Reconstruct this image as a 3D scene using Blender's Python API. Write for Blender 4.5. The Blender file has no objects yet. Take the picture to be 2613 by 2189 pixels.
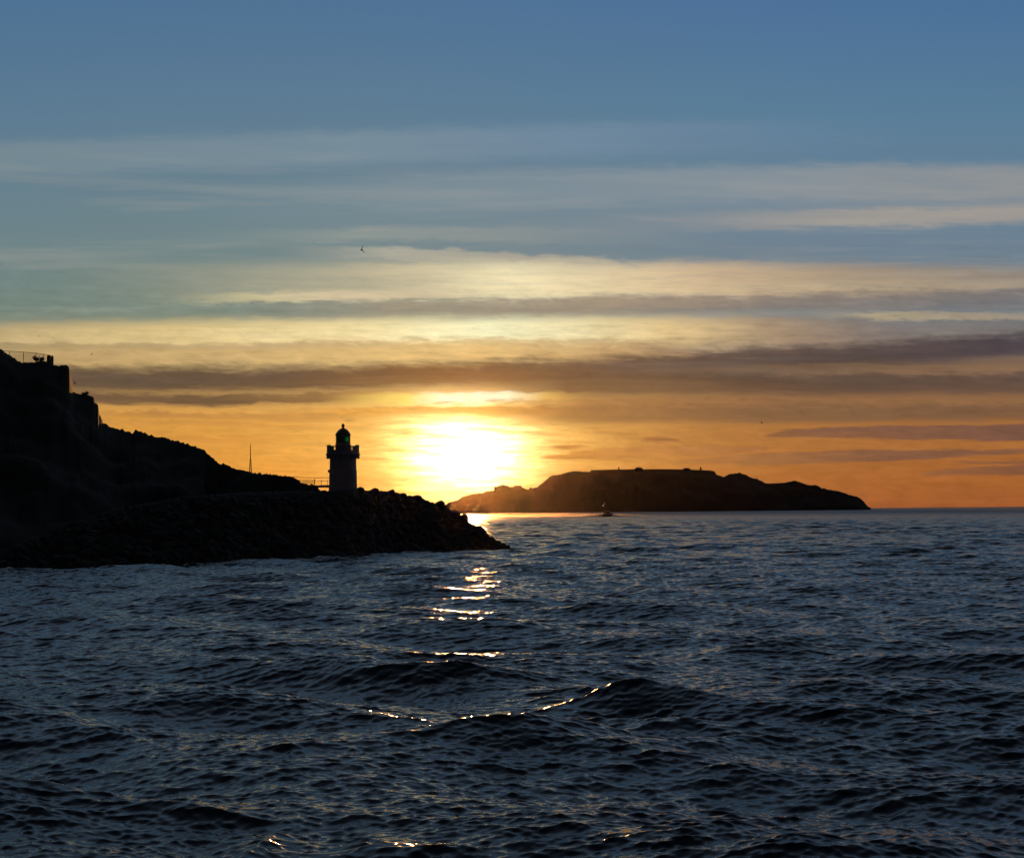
import bpy, bmesh, math, random
import numpy as np
from mathutils import Vector, Matrix, noise as mnoise

random.seed(7)
scn = bpy.context.scene
COL = scn.collection
PI = math.pi

# ------------------------------------------------------------------ camera
CAM_H, F = 8.0, 3400.0              # metres above the sea, focal length in source pixels (2613 wide)
PITCH, ROLL = math.radians(3.48), math.radians(0.46)
cam_d = bpy.data.cameras.new('camera')
cam_d.sensor_width = 36.0
cam_d.lens = 36.0 * F / 2613.0
cam_d.clip_start = 0.5
cam_d.clip_end = 60000
cam = bpy.data.objects.new('camera', cam_d)
COL.objects.link(cam)
fw = Vector((0, math.cos(PITCH), math.sin(PITCH)))
rt0 = Vector((1, 0, 0)); up0 = rt0.cross(fw)
rt = (rt0 * math.cos(ROLL) - up0 * math.sin(ROLL)).normalized()
up = rt.cross(fw)
M = Matrix((rt, up, -fw)).transposed().to_4x4()
M.translation = (0, 0, CAM_H)
cam.matrix_world = M
scn.camera = cam

def ray(x, y):
    return fw + rt * ((x - 1306.5) / F) + up * ((1094.5 - y) / F)
def at(x, y, dist):
    """point seen at that pixel, at a horizontal distance in metres"""
    d = ray(x, y); h = math.hypot(d.x, d.y); k = dist / h
    return Vector((d.x * k, d.y * k, CAM_H + d.z * k))
def azim(x, y=1300):
    d = ray(x, y); return math.atan2(d.x, d.y)
def elev(x, y):
    d = ray(x, y); return d.z / math.hypot(d.x, d.y)      # tangent of elevation
def water_dist(x, y):
    return CAM_H / -elev(x, y)

SUN_AZ = azim(1190); SUN_EL = math.radians(2.75)

# ------------------------------------------------------------------ helpers
def tag(o, label=None, cat=None, group=None, kind=None):
    if label: o['label'] = label
    if cat: o['category'] = cat
    if group: o['group'] = group
    if kind: o['kind'] = kind
    return o
def link(name, me, mat=None, parent=None, smooth=False):
    o = bpy.data.objects.new(name, me); COL.objects.link(o)
    if mat: me.materials.append(mat)
    if parent: o.parent = parent
    if smooth: me.polygons.foreach_set('use_smooth', [True] * len(me.polygons))
    return o
def empty(name, loc, rz=0):
    o = bpy.data.objects.new(name, None); COL.objects.link(o)
    o.location = loc; o.rotation_euler = (0, 0, rz); o.empty_display_size = .2
    return o
def obj(name, bm, mat, parent=None, smooth=False):
    me = bpy.data.meshes.new(name)
    bmesh.ops.recalc_face_normals(bm, faces=bm.faces)
    bm.to_mesh(me); bm.free()
    return link(name, me, mat, parent, smooth)
def box(bm, c, s, rz=0.0):
    r = bmesh.ops.create_cube(bm, size=1.0)
    bmesh.ops.scale(bm, vec=s, verts=r['verts'])
    if rz: bmesh.ops.rotate(bm, cent=(0, 0, 0), matrix=Matrix.Rotation(rz, 3, 'Z'), verts=r['verts'])
    bmesh.ops.translate(bm, vec=c, verts=r['verts'])
    return r['verts']
def tube(bm, a, b, r, r2=None, seg=8):
    a, b = Vector(a), Vector(b); d = b - a
    res = bmesh.ops.create_cone(bm, cap_ends=True, segments=seg, radius1=r, radius2=r if r2 is None else r2, depth=d.length)
    q = Vector((0, 0, 1)).rotation_difference(d.normalized()).to_matrix()
    bmesh.ops.rotate(bm, cent=(0, 0, 0), matrix=q, verts=res['verts'])
    bmesh.ops.translate(bm, vec=(a + b) / 2, verts=res['verts'])
def lathe(bm, prof, seg=48, cap=True):
    rings = []
    for r, z in prof:
        rings.append([bm.verts.new((r * math.cos(2 * PI * i / seg), r * math.sin(2 * PI * i / seg), z)) for i in range(seg)])
    for a, b in zip(rings, rings[1:]):
        for i in range(seg):
            j = (i + 1) % seg
            bm.faces.new((a[i], a[j], b[j], b[i]))
    if cap:
        bm.faces.new(rings[0][::-1]); bm.faces.new(rings[-1])
def grid_mesh(name, verts, nu, nv, closed_u=False):
    """verts: (nv, nu, 3) array"""
    me = bpy.data.meshes.new(name)
    n = nu * nv
    me.vertices.add(n); me.vertices.foreach_set('co', verts.astype(np.float32).ravel())
    cu = nu if closed_u else nu - 1
    i = np.arange(cu); j = np.arange(nv - 1)
    I, J = np.meshgrid(i, j)
    I2 = (I + 1) % nu
    q = np.stack([J * nu + I, J * nu + I2, (J + 1) * nu + I2, (J + 1) * nu + I], -1).reshape(-1, 4)
    nf = len(q)
    me.loops.add(nf * 4); me.loops.foreach_set('vertex_index', q.astype(np.int32).ravel())
    me.polygons.add(nf)
    me.polygons.foreach_set('loop_start', np.arange(0, nf * 4, 4, dtype=np.int32))
    me.polygons.foreach_set('use_smooth', np.ones(nf, dtype=bool))
    me.update(calc_edges=True); me.validate()
    return me

# ---- tiny node-expression language
class NX:
    def __init__(s, nt): s.nt = nt
    def m(s, op, *a, clamp=False):
        n = s.nt.nodes.new('ShaderNodeMath'); n.operation = op; n.use_clamp = clamp
        for k, v in enumerate(a):
            if isinstance(v, V): s.nt.links.new(v.s, n.inputs[k])
            else: n.inputs[k].default_value = v
        return V(s, n.outputs[0])
class V:
    def __init__(s, x, sock): s.x, s.s = x, sock
    def __add__(s, o): return s.x.m('ADD', s, o)
    __radd__ = __add__
    def __sub__(s, o): return s.x.m('SUBTRACT', s, o)
    def __rsub__(s, o): return s.x.m('SUBTRACT', o, s)
    def __mul__(s, o): return s.x.m('MULTIPLY', s, o)
    __rmul__ = __mul__
    def __truediv__(s, o): return s.x.m('DIVIDE', s, o)
def sstep(x, v, a, b):
    n = x.nt.nodes.new('ShaderNodeMapRange'); n.interpolation_type = 'SMOOTHSTEP'
    for k, q in ((0, v), (1, a), (2, b)):
        if isinstance(q, V): x.nt.links.new(q.s, n.inputs[k])
        else: n.inputs[k].default_value = q
    return V(x, n.outputs[0])
def comb(x, a, b, c):
    n = x.nt.nodes.new('ShaderNodeCombineXYZ')
    for k, q in enumerate((a, b, c)):
        if isinstance(q, V): x.nt.links.new(q.s, n.inputs[k])
        else: n.inputs[k].default_value = q
    return n.outputs[0]
def noise(x, vec, scale=1, detail=4, rough=.55, dist=0, col=False):
    n = x.nt.nodes.new('ShaderNodeTexNoise'); n.noise_dimensions = '3D'
    x.nt.links.new(vec, n.inputs['Vector'])
    n.inputs['Scale'].default_value = scale; n.inputs['Detail'].default_value = detail
    n.inputs['Roughness'].default_value = rough; n.inputs['Distortion'].default_value = dist
    return n.outputs['Color'] if col else V(x, n.outputs['Fac'])
def mixc(x, f, a, b, mode='MIX'):
    n = x.nt.nodes.new('ShaderNodeMix'); n.data_type = 'RGBA'; n.blend_type = mode; n.clamp_result = False
    for k, q in ((0, f), (6, a), (7, b)):
        if isinstance(q, V): x.nt.links.new(q.s, n.inputs[k])
        elif isinstance(q, bpy.types.NodeSocket): x.nt.links.new(q, n.inputs[k])
        else: n.inputs[k].default_value = q
    return n.outputs[2]
def lin(c):
    return tuple(((v / 255 + .055) / 1.055) ** 2.4 if v > 10 else v / 255 / 12.92 for v in c)
def ramp(x, f, stops, interp='EASE'):
    """stops: (pos, (r,g,b) in 0-255 screen values, alpha)"""
    n = x.nt.nodes.new('ShaderNodeValToRGB'); cr = n.color_ramp; cr.interpolation = interp
    while len(cr.elements) < len(stops): cr.elements.new(.5)
    for e, (p, c, a) in zip(cr.elements, stops):
        e.position = p
        e.color = (*lin(c), a)
    x.nt.links.new(f.s, n.inputs[0])
    return n.outputs[0], V(x, n.outputs[1])

# ------------------------------------------------------------------ world: low sun, clear sky and stratus streaks
w = bpy.data.worlds.new('World'); scn.world = w; w.use_nodes = True
w.cycles.sampling_method = 'MANUAL'; w.cycles.sample_map_resolution = 512
nt = w.node_tree; nt.nodes.clear(); X = NX(nt)
out = nt.nodes.new('ShaderNodeOutputWorld'); bg = nt.nodes.new('ShaderNodeBackground')
nt.links.new(bg.outputs[0], out.inputs[0]); bg.inputs[1].default_value = 0.1
sky = nt.nodes.new('ShaderNodeTexSky'); sky.sky_type = 'NISHITA'; sky.sun_disc = False
sky.sun_elevation = SUN_EL; sky.sun_rotation = SUN_AZ; sky.ozone_density = 4; sky.dust_density = 1.5
tc = nt.nodes.new('ShaderNodeTexCoord')
sep = nt.nodes.new('ShaderNodeSeparateXYZ'); nt.links.new(tc.outputs['Generated'], sep.inputs[0])
dx, dy, dz = (V(X, sep.outputs[k]) for k in range(3))
D = 180 / PI
az = X.m('ARCTAN2', dx, dy) * D
el = X.m('ARCSINE', X.m('MINIMUM', X.m('MAXIMUM', dz, -1.0), 1.0)) * D
v = X.m('ARCTAN2', dz, X.m('MAXIMUM', dy, .35)) * D + az * 0.008                       # the cloud sheets dip very slightly to the right
def E(y): return math.degrees(math.atan(elev(1306, y)))
def A(xp): return math.degrees(azim(xp))
def AF(xp): return (A(xp) + 30) / 60      # azimuth -> ramp position
azf = (az + 30) / 60
# sky colour by elevation, left / right; brightened above the view to lighten the water
def vpos(e): return math.sqrt(max(e, 0) / 90)
vf = X.m('SQRT', X.m('MAXIMUM', v, 0.0) / 90)
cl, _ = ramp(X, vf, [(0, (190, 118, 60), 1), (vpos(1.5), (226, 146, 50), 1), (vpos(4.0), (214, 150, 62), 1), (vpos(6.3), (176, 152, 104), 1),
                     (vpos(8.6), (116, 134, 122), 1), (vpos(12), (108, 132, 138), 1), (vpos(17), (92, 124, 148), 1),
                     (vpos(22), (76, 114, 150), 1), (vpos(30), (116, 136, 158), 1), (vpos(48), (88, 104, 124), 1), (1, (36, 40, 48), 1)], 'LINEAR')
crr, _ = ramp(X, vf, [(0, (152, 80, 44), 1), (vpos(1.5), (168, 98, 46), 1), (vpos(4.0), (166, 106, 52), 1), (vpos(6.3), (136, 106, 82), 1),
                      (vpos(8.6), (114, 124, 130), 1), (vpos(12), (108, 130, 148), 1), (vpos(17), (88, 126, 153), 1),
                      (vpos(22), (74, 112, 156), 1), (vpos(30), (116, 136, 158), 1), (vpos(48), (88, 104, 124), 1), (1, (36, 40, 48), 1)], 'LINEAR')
base = mixc(X, sstep(X, az, -14.0, 16.0), cl, crr)
warp = noise(X, comb(X, az * .045, v * .18, 3.1), 1, 2) - .5
warp2 = noise(X, comb(X, az * .22, v * .9, 9.3), 1, 3, .6) - .5
streak = noise(X, comb(X, az * .075, (v + warp * 1.6) * 1.5, 1.7), 1, 4, .6)
fine = noise(X, comb(X, az * .5, (v + az * .01) * 5.5, 5.7), 1, 6, .66)

# glow about the sun: aureole of forward-scattered light in the veil of cloud
sa, se = math.degrees(SUN_AZ), math.degrees(SUN_EL) - .22
ax = (az - sa); ay = (v - se)
rag = (fine - .5) * 2.2 + (streak - .5) * 1.0
d0 = ax * ax * .50 + ay * ay * 1.0
d1 = X.m('SQRT', ax * ax * .22 + ay * ay * .8)
d2 = X.m('SQRT', ax * ax * .10 + ay * ay * .16)
core = X.m('EXPONENT', d0 * -0.50 + rag * 2.2) * 4.2
mid = X.m('EXPONENT', d1 * -0.85 + rag * 1.0) * 1.3
wide = X.m('EXPONENT', d2 * -1.0) * 0.30
glow = nt.nodes.new('ShaderNodeVectorMath'); glow.operation = 'SCALE'; glow.inputs[0].default_value = (1.0, .80, .42); nt.links.new(core.s, glow.inputs[3])
glow2 = nt.nodes.new('ShaderNodeVectorMath'); glow2.operation = 'SCALE'; glow2.inputs[0].default_value = (1.0, .78, .16); nt.links.new(mid.s, glow2.inputs[3])
glow3 = nt.nodes.new('ShaderNodeVectorMath'); glow3.operation = 'SCALE'; glow3.inputs[0].default_value = (1.0, .60, .27); nt.links.new(wide.s, glow3.inputs[3])
c = mixc(X, 1.0, base, glow.outputs[0], 'ADD')
c = mixc(X, 1.0, c, glow2.outputs[0], 'ADD')
c = mixc(X, 1.0, c, glow3.outputs[0], 'ADD')

fib = noise(X, comb(X, az * .85 + v * .35, (v + warp2 * .5) * 3.0, 12.4), 1, 5, .62, .4)
def band(c, pts, up_w, dn_w, stops, wob=.22, wob2=.28, tex=.30, amt=1.0):
    """soft streak following the (px,py) points; stops (px, colour, alpha)"""
    # centreline: quadratic through three points
    (x0, y0), (x1, y1), (x2, y2) = pts
    q = np.polyfit([A(x0), A(x1), A(x2)], [E(y0), E(y1), E(y2)], 2)
    azc = X.m('MINIMUM', X.m('MAXIMUM', az, A(-200)), A(2800))
    t = v - (azc * azc * float(q[0]) + azc * float(q[1]) + float(q[2])) + warp * wob + warp2 * wob2 + (fine - .5) * .42 + (fib - .5) * .46
    prof = sstep(X, t, up_w * 1.25, up_w * .35) * sstep(X, t, -dn_w * 1.25, -dn_w * .35)
    col, al = ramp(X, azf, [(AF(p), cc, a) for p, cc, a in stops], 'LINEAR')
    tx = sstep(X, streak * .7 + fine * .3, .28, .62) * tex + (1 - tex)
    return mixc(X, prof * al * tx * amt, c, col)
SOFT = [
  # high thin veils
  (((0, 402), (1000, 372), (2600, 330)), .75, .9, [(0, (136, 150, 152), .5), (900, (134, 152, 162), .55), (1500, (128, 148, 170), .45), (2300, (110, 136, 166), .1)]),
  (((600, 505), (1500, 470), (2613, 455)), .7, 1.3, [(300, (120, 142, 150), 0), (1100, (132, 148, 156), .5), (1900, (154, 158, 158), .6), (2613, (164, 158, 150), .75)]),
  (((1000, 600), (1900, 562), (2613, 545)), .45, .5, [(900, (130, 144, 150), 0), (1700, (150, 150, 148), .35), (2200, (170, 160, 148), .85), (2613, (172, 160, 148), .85)]),
  (((500, 610), (950, 598), (1700, 610)), .35, .4, [(400, (130, 144, 145), 0), (900, (156, 160, 150), .55), (1300, (160, 160, 148), .35), (1900, (150, 150, 148), .0)]),
  (((700, 640), (1050, 646), (1500, 668)), .22, .35, [(700, (160, 160, 145), 0), (1000, (190, 182, 160), .75), (1400, (200, 180, 150), .5), (1700, (160, 150, 140), 0)]),
  # first creamy layer
  (((300, 718), (1300, 712), (2613, 725)), .85, 1.05, [(100, (150, 146, 122), 0), (600, (180, 170, 140), .5), (1000, (214, 196, 156), .85), (1300, (255, 238, 188), 1), (1800, (220, 188, 146), .92), (2200, (176, 150, 118), .85), (2613, (150, 130, 112), .8)]),
  (((400, 765), (700, 758), (1300, 745)), .25, .25, [(380, (160, 156, 128), 0), (650, (212, 198, 150), .85), (900, (230, 206, 168), .7), (1300, (230, 206, 156), .2)]),
  (((700, 790), (1300, 780), (2300, 768)), .35, .5, [(500, (120, 126, 120), 0), (1000, (162, 146, 122), .75), (1600, (160, 138, 114), .85), (2100, (128, 116, 108), .8), (2613, (110, 108, 112), .75)]),
  (((2100, 803), (2400, 806), (2613, 808)), .18, .2, [(2050, (160, 150, 125), 0), (2250, (186, 168, 130), .8), (2613, (170, 150, 125), .7)]),
  # second creamy layer
  (((0, 862), (1200, 842), (2613, 852)), .66, .85, [(0, (206, 178, 124), .95), (450, (226, 198, 134), .95), (900, (255, 232, 168), 1), (1250, (255, 250, 200), 1), (1700, (236, 204, 142), .95), (2000, (180, 148, 112), .75), (2350, (120, 104, 96), .2)]),
  (((0, 918), (1200, 895), (1900, 900)), .55, .6, [(0, (192, 158, 104), .95), (500, (206, 170, 110), .95), (1200, (236, 194, 120), .95), (1600, (196, 154, 100), .8), (1950, (150, 118, 88), 0)]),
  (((0, 884), (900, 878), (1900, 872)), .16, .2, [(0, (160, 138, 96), .65), (700, (184, 154, 104), .5), (1300, (220, 184, 120), .3), (1900, (140, 118, 98), 0)]),
  # long brown sheet
  (((0, 968), (1200, 955), (2613, 880)), .62, .62, [(0, (94, 72, 52), 1), (700, (84, 60, 42), 1), (1100, (126, 78, 34), 1), (1350, (108, 72, 42), 1), (1800, (84, 62, 54), 1), (2200, (70, 56, 58), 1), (2613, (64, 54, 64), 1)]),
  (((200, 1012), (700, 1016), (1300, 990)), .3, .32, [(100, (100, 74, 54), 1), (600, (92, 66, 46), 1), (850, (122, 82, 44), .85), (1050, (190, 130, 50), .2), (1200, (200, 140, 60), 0)]),
  (((1300, 985), (1900, 975), (2613, 975)), .9, .7, [(1150, (170, 110, 46), 0), (1450, (108, 72, 44), .95), (1900, (84, 60, 46), 1), (2613, (84, 66, 60), .96)]),
  (((1500, 948), (2000, 942), (2613, 938)), .2, .3, [(1500, (120, 90, 66), 0), (2000, (126, 94, 68), .5), (2613, (140, 106, 78), .85)]),
  (((1200, 1028), (1900, 1030), (2613, 1022)), .3, .3, [(1250, (226, 160, 70), 0), (1500, (164, 110, 58), .9), (2000, (132, 92, 60), .9), (2613, (140, 100, 66), .7)]),
  (((1200, 1058), (1700, 1058), (2613, 1050)), .42, .42, [(1000, (226, 156, 50), 0), (1220, (226, 156, 50), .45), (1450, (146, 98, 54), .85), (1900, (122, 86, 58), .92), (2613, (116, 84, 62), .9)]),
  # gap of light over the sun, and the brown line between
  (((950, 1046), (1210, 1046), (1420, 1050)), .16, .3, [(700, (214, 140, 50), 0), (900, (226, 150, 44), .6), (1210, (238, 168, 50), .9), (1350, (200, 134, 54), .8), (1600, (150, 100, 60), 0)]),
  (((950, 1016), (1210, 1014), (1420, 1010)), .22, .3, [(820, (240, 190, 80), 0), (1040, (255, 224, 110), .9), (1130, (255, 255, 216), 1), (1290, (255, 255, 216), 1), (1400, (240, 190, 90), .6), (1550, (180, 130, 70), 0)]),
  # ribs of thin cloud left of the sun
  (((200, 1050), (700, 1060), (1000, 1064)), .14, .2, [(150, (190, 134, 70), .2), (400, (168, 114, 62), .6), (800, (186, 122, 58), .6), (1000, (230, 150, 50), 0)]),
  (((200, 1075), (700, 1082), (900, 1090)), .12, .16, [(150, (190, 134, 70), .2), (500, (196, 134, 66), .55), (850, (214, 142, 56), .4), (1000, (230, 150, 50), 0)]),
  (((300, 1122), (700, 1118), (900, 1115)), .12, .2, [(250, (190, 130, 60), 0), (560, (208, 136, 60), .6), (800, (232, 160, 60), .3), (950, (240, 170, 60), 0)]),
]
for pts, u_, d_, st in SOFT:
    c = band(c, pts, u_, d_, st)
# general fine streaking of the layers, strongest in the low sky
c = mixc(X, sstep(X, fine, .46, .75) * sstep(X, el, 12.0, 3.0) * .16, c, (*lin((120, 84, 56)), 1))
c = mixc(X, sstep(X, streak, .5, .72) * sstep(X, el, 4.0, 9.0) * sstep(X, el, 17.0, 12.0) * .22, c, (*lin((176, 170, 158)), 1))

def sharp(c, pts, stops, soft=.10, wob=.10):
    """hard-edged dark cloud bar: stops (px, colour, half thickness in degrees)"""
    (x0, y0), (x1, y1), (x2, y2) = pts
    q = np.polyfit([A(x0), A(x1), A(x2)], [E(y0), E(y1), E(y2)], 2)
    t = X.m('ABSOLUTE', v - (az * az * float(q[0]) + az * float(q[1]) + float(q[2])) + (fine - .5) * wob + warp2 * .3)
    col, hw = ramp(X, azf, [(AF(p), cc, a) for p, cc, a in stops], 'LINEAR')
    return mixc(X, sstep(X, t - hw + (fine - .5) * .34, soft, -soft * .4) * sstep(X, hw, .01, .04) * .92, c, col)
BR = (124, 82, 62)
SHARP = [
  (((1960, 1108), (2300, 1104), (2613, 1104)), [(1940, (140, 90, 56), 0), (2010, (134, 86, 58), .1), (2300, BR, .27), (2613, (116, 78, 66), .34)]),
  (((1990, 1099), (2150, 1097), (2300, 1096)), [(1980, (140, 90, 56), 0), (2100, BR, .08), (2300, BR, .1), (2380, BR, 0)]),
  (((1620, 1126), (1690, 1124), (1765, 1126)), [(1615, (170, 104, 50), 0), (1690, (150, 92, 52), .07), (1765, (150, 92, 52), 0)]),
  (((1400, 1165), (1700, 1152), (1980, 1148)), [(1360, (212, 140, 56), 0), (1560, (196, 130, 62), .2), (1800, (170, 110, 60), .17), (1985, (160, 100, 60), 0)]),
  (((1750, 1176), (2250, 1163), (2613, 1150)), [(1700, (180, 116, 60), 0), (1900, (160, 104, 60), .2), (2250, BR, .24), (2450, BR, .12), (2613, BR, .05)]),
  (((2350, 1212), (2500, 1202), (2613, 1196)), [(2330, (150, 95, 60), 0), (2480, (136, 86, 58), .14), (2613, (128, 82, 60), .2)]),
  (((2400, 1180), (2500, 1178), (2613, 1180)), [(2400, (150, 95, 60), 0), (2500, (136, 86, 58), .05), (2613, (128, 82, 60), .07)]),
  (((860, 1073), (900, 1073), (940, 1074)), [(850, (180, 120, 50), 0), (890, (170, 112, 44), .03), (935, (180, 120, 50), 0)]),
  (((1380, 1140), (1480, 1136), (1540, 1137)), [(1370, (200, 130, 50), 0), (1450, (190, 120, 50), .05), (1540, (170, 106, 50), 0)]),
]
for pts, st in SHARP:
    c = sharp(c, pts, st)
# lumps and fibres of light through the low layers
mod = ((fib - .5) * .6 + (fine - .5) * .5) * sstep(X, el, 12.0, 7.0) + 1.0
msc = nt.nodes.new('ShaderNodeVectorMath'); msc.operation = 'SCALE'
nt.links.new(c, msc.inputs[0]); nt.links.new(mod.s, msc.inputs[3]); c = msc.outputs[0]
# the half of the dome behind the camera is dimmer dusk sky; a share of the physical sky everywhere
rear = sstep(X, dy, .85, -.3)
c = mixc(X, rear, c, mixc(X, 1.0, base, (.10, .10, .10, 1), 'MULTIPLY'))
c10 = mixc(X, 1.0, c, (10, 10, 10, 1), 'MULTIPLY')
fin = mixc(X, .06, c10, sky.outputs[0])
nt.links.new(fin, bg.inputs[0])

# ------------------------------------------------------------------ sun
sl = bpy.data.lights.new('sun', 'SUN'); sl.energy = 4.8; sl.angle = math.radians(.53); sl.color = (1.0, .42, .11)
so = bpy.data.objects.new('sun', sl); COL.objects.link(so)
sd = Vector((math.sin(SUN_AZ) * math.cos(SUN_EL), math.cos(SUN_AZ) * math.cos(SUN_EL), math.sin(SUN_EL)))
so.rotation_euler = sd.to_track_quat('Z', 'Y').to_euler()
so.location = sd * 500

# ------------------------------------------------------------------ materials
def mat(name):
    m = bpy.data.materials.new(name); m.use_nodes = True
    x = NX(m.node_tree); b = m.node_tree.nodes['Principled BSDF']
    return m, x, b
def plain(name, col, rough=.7, var=.3, scale=2.0, metal=0, bump=.0):
    m, x, b = mat(name)
    t = m.node_tree.nodes.new('ShaderNodeTexCoord')
    f = noise(x, t.outputs['Object'], scale, 5, .6)
    cc = mixc(x, f, (*[k * (1 - var) for k in col], 1), (*[min(1, k * (1 + var)) for k in col], 1))
    m.node_tree.links.new(cc, b.inputs['Base Color'])
    b.inputs['Roughness'].default_value = rough; b.inputs['Metallic'].default_value = metal
    if rough > .8: b.inputs['Specular IOR Level'].default_value = .12
    if bump:
        bn = m.node_tree.nodes.new('ShaderNodeBump'); bn.inputs['Strength'].default_value = bump
        m.node_tree.links.new(f.s, bn.inputs['Height']); m.node_tree.links.new(bn.outputs[0], b.inputs['Normal'])
    return m
M_rock = plain('dark_rock', (.045, .038, .033), .85, .5, .6, bump=.6)
M_armour = plain('boulder_rock', (.055, .045, .038), .85, .45, .9, bump=.5)
M_scrub = plain('scrub_hill', (.035, .031, .024), .95, .5, .15, bump=.5)
M_isle = plain('island_rock', (.06, .05, .04), .95, .4, .02, bump=.5)
M_metal = plain('painted_metal', (.06, .055, .05), .5, .2, 3)
M_dark = plain('dark_fittings', (.03, .03, .03), .6, .2, 3)
M_bird = plain('feathers', (.05, .05, .05), .8, .3, 8)
M_hull = plain('boat_hull_paint', (.08, .06, .06), .4, .2, 1)
M_cabin = plain('boat_cabin_paint', (.35, .33, .32), .5, .15, 1)
M_leaf = plain('dry_leaves', (.05, .06, .03), .8, .4, 6)
M_foam = plain('spray_white', (.8, .8, .8), .9, .05, 1)
# coursed stone for the tower
M_stone, x, b = mat('coursed_stone')
t = M_stone.node_tree.nodes.new('ShaderNodeTexCoord')
sp = M_stone.node_tree.nodes.new('ShaderNodeSeparateXYZ'); M_stone.node_tree.links.new(t.outputs['Object'], sp.inputs[0])
ang = x.m('ARCTAN2', V(x, sp.outputs[1]), V(x, sp.outputs[0])) * 2.5
br = M_stone.node_tree.nodes.new('ShaderNodeTexBrick'); M_stone.node_tree.links.new(comb(x, ang, V(x, sp.outputs[2]), 0.0), br.inputs[0])
br.inputs['Color1'].default_value = (.46, .38, .40, 1); br.inputs['Color2'].default_value = (.34, .28, .30, 1); br.inputs['Mortar'].default_value = (.2, .17, .17, 1)
br.inputs['Scale'].default_value = 1.0; br.inputs['Brick Width'].default_value = .8; br.inputs['Row Height'].default_value = .4; br.inputs['Mortar Size'].default_value = .015
grime = noise(x, t.outputs['Object'], .8, 6, .65)
M_stone.node_tree.links.new(mixc(x, grime * .8, br.outputs[0], (.18, .15, .15, 1)), b.inputs['Base Color'])
b.inputs['Roughness'].default_value = .85
bn = M_stone.node_tree.nodes.new('ShaderNodeBump'); bn.inputs['Strength'].default_value = .5; bn.inputs['Distance'].default_value = .05
M_stone.node_tree.links.new(br.outputs[0], bn.inputs['Height']); M_stone.node_tree.links.new(bn.outputs[0], b.inputs['Normal'])
# lantern glass and lit green lamp
M_lglass, x, b = mat('green_lantern_glass')
b.inputs['Base Color'].default_value = (.05, .16, .06, 1); b.inputs['Transmission Weight'].default_value = 1.0
b.inputs['Roughness'].default_value = .12; b.inputs['IOR'].default_value = 1.45
M_lamp, x, b = mat('green_lamp')
b.inputs['Base Color'].default_value = (.02, .3, .08, 1); b.inputs['Emission Color'].default_value = (.02, 1.0, .12, 1); b.inputs['Emission Strength'].default_value = .08
M_deck, x, b = mat('lit_deck_light')
b.inputs['Emission Color'].default_value = (1, .72, .5, 1); b.inputs['Emission Strength'].default_value = 2.5
M_lens, x, b = mat('lens_glass')
b.inputs['Base Color'].default_value = (.10, .25, .12, 1); b.inputs['Roughness'].default_value = .15
# water
M_water, x, b = mat('sea_water')
nt2 = M_water.node_tree
geo = nt2.nodes.new('ShaderNodeNewGeometry')
sp = nt2.nodes.new('ShaderNodeSeparateXYZ'); nt2.links.new(geo.outputs['Position'], sp.inputs[0])
px, py = V(x, sp.outputs[0]), V(x, sp.outputs[1])
r = x.m('SQRT', px * px + py * py)
far = sstep(x, r, 60.0, 500.0)
vfar = sstep(x, r, 250.0, 2500.0)
pos = comb(x, px * .42, py, 0.0)
n1 = noise(x, pos, 3.2, 4, .6, col=True)
n2 = noise(x, comb(x, px * .3, py, 4.0), .42, 3, .6, col=True)
def vm(op, a, bb=None, sc=None):
    n = nt2.nodes.new('ShaderNodeVectorMath'); n.operation = op
    for k, q in ((0, a), (1, bb)):
        if q is None: continue
        if isinstance(q, bpy.types.NodeSocket): nt2.links.new(q, n.inputs[k])
        else: n.inputs[k].default_value = q
    if sc is not None:
        if isinstance(sc, V): nt2.links.new(sc.s, n.inputs[3])
        else: n.inputs[3].default_value = sc
    return n.outputs[0]
p1 = vm('MULTIPLY', vm('SUBTRACT', n1, (.5, .5, .5)), (1.0, 1.3, 0))
p2 = vm('MULTIPLY', vm('SUBTRACT', n2, (.5, .5, .5)), (.6, 1.2, 0))
pert = vm('ADD', vm('SCALE', p1, sc=far * .9 + .30), vm('SCALE', p2, sc=far * 1.8 + .10))
nrm = vm('NORMALIZE', vm('ADD', geo.outputs['Normal'], pert))
nt2.links.new(nrm, b.inputs['Normal'])
b.inputs['Base Color'].default_value = (.009, .015, .024, 1)
b.inputs['IOR'].default_value = 1.33
nt2.links.new((far * .07 + .11 + vfar * .28).s, b.inputs['Roughness'])

# ------------------------------------------------------------------ sea
rng = np.random.default_rng(11)
deg = np.radians
th = np.concatenate([np.linspace(-180, -30, 50, endpoint=False), np.linspace(-30, 30, 1240, endpoint=False), np.linspace(30, 180, 50, endpoint=False)])
th = deg(th)
fr = F * 1024 / 2613.0
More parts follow.
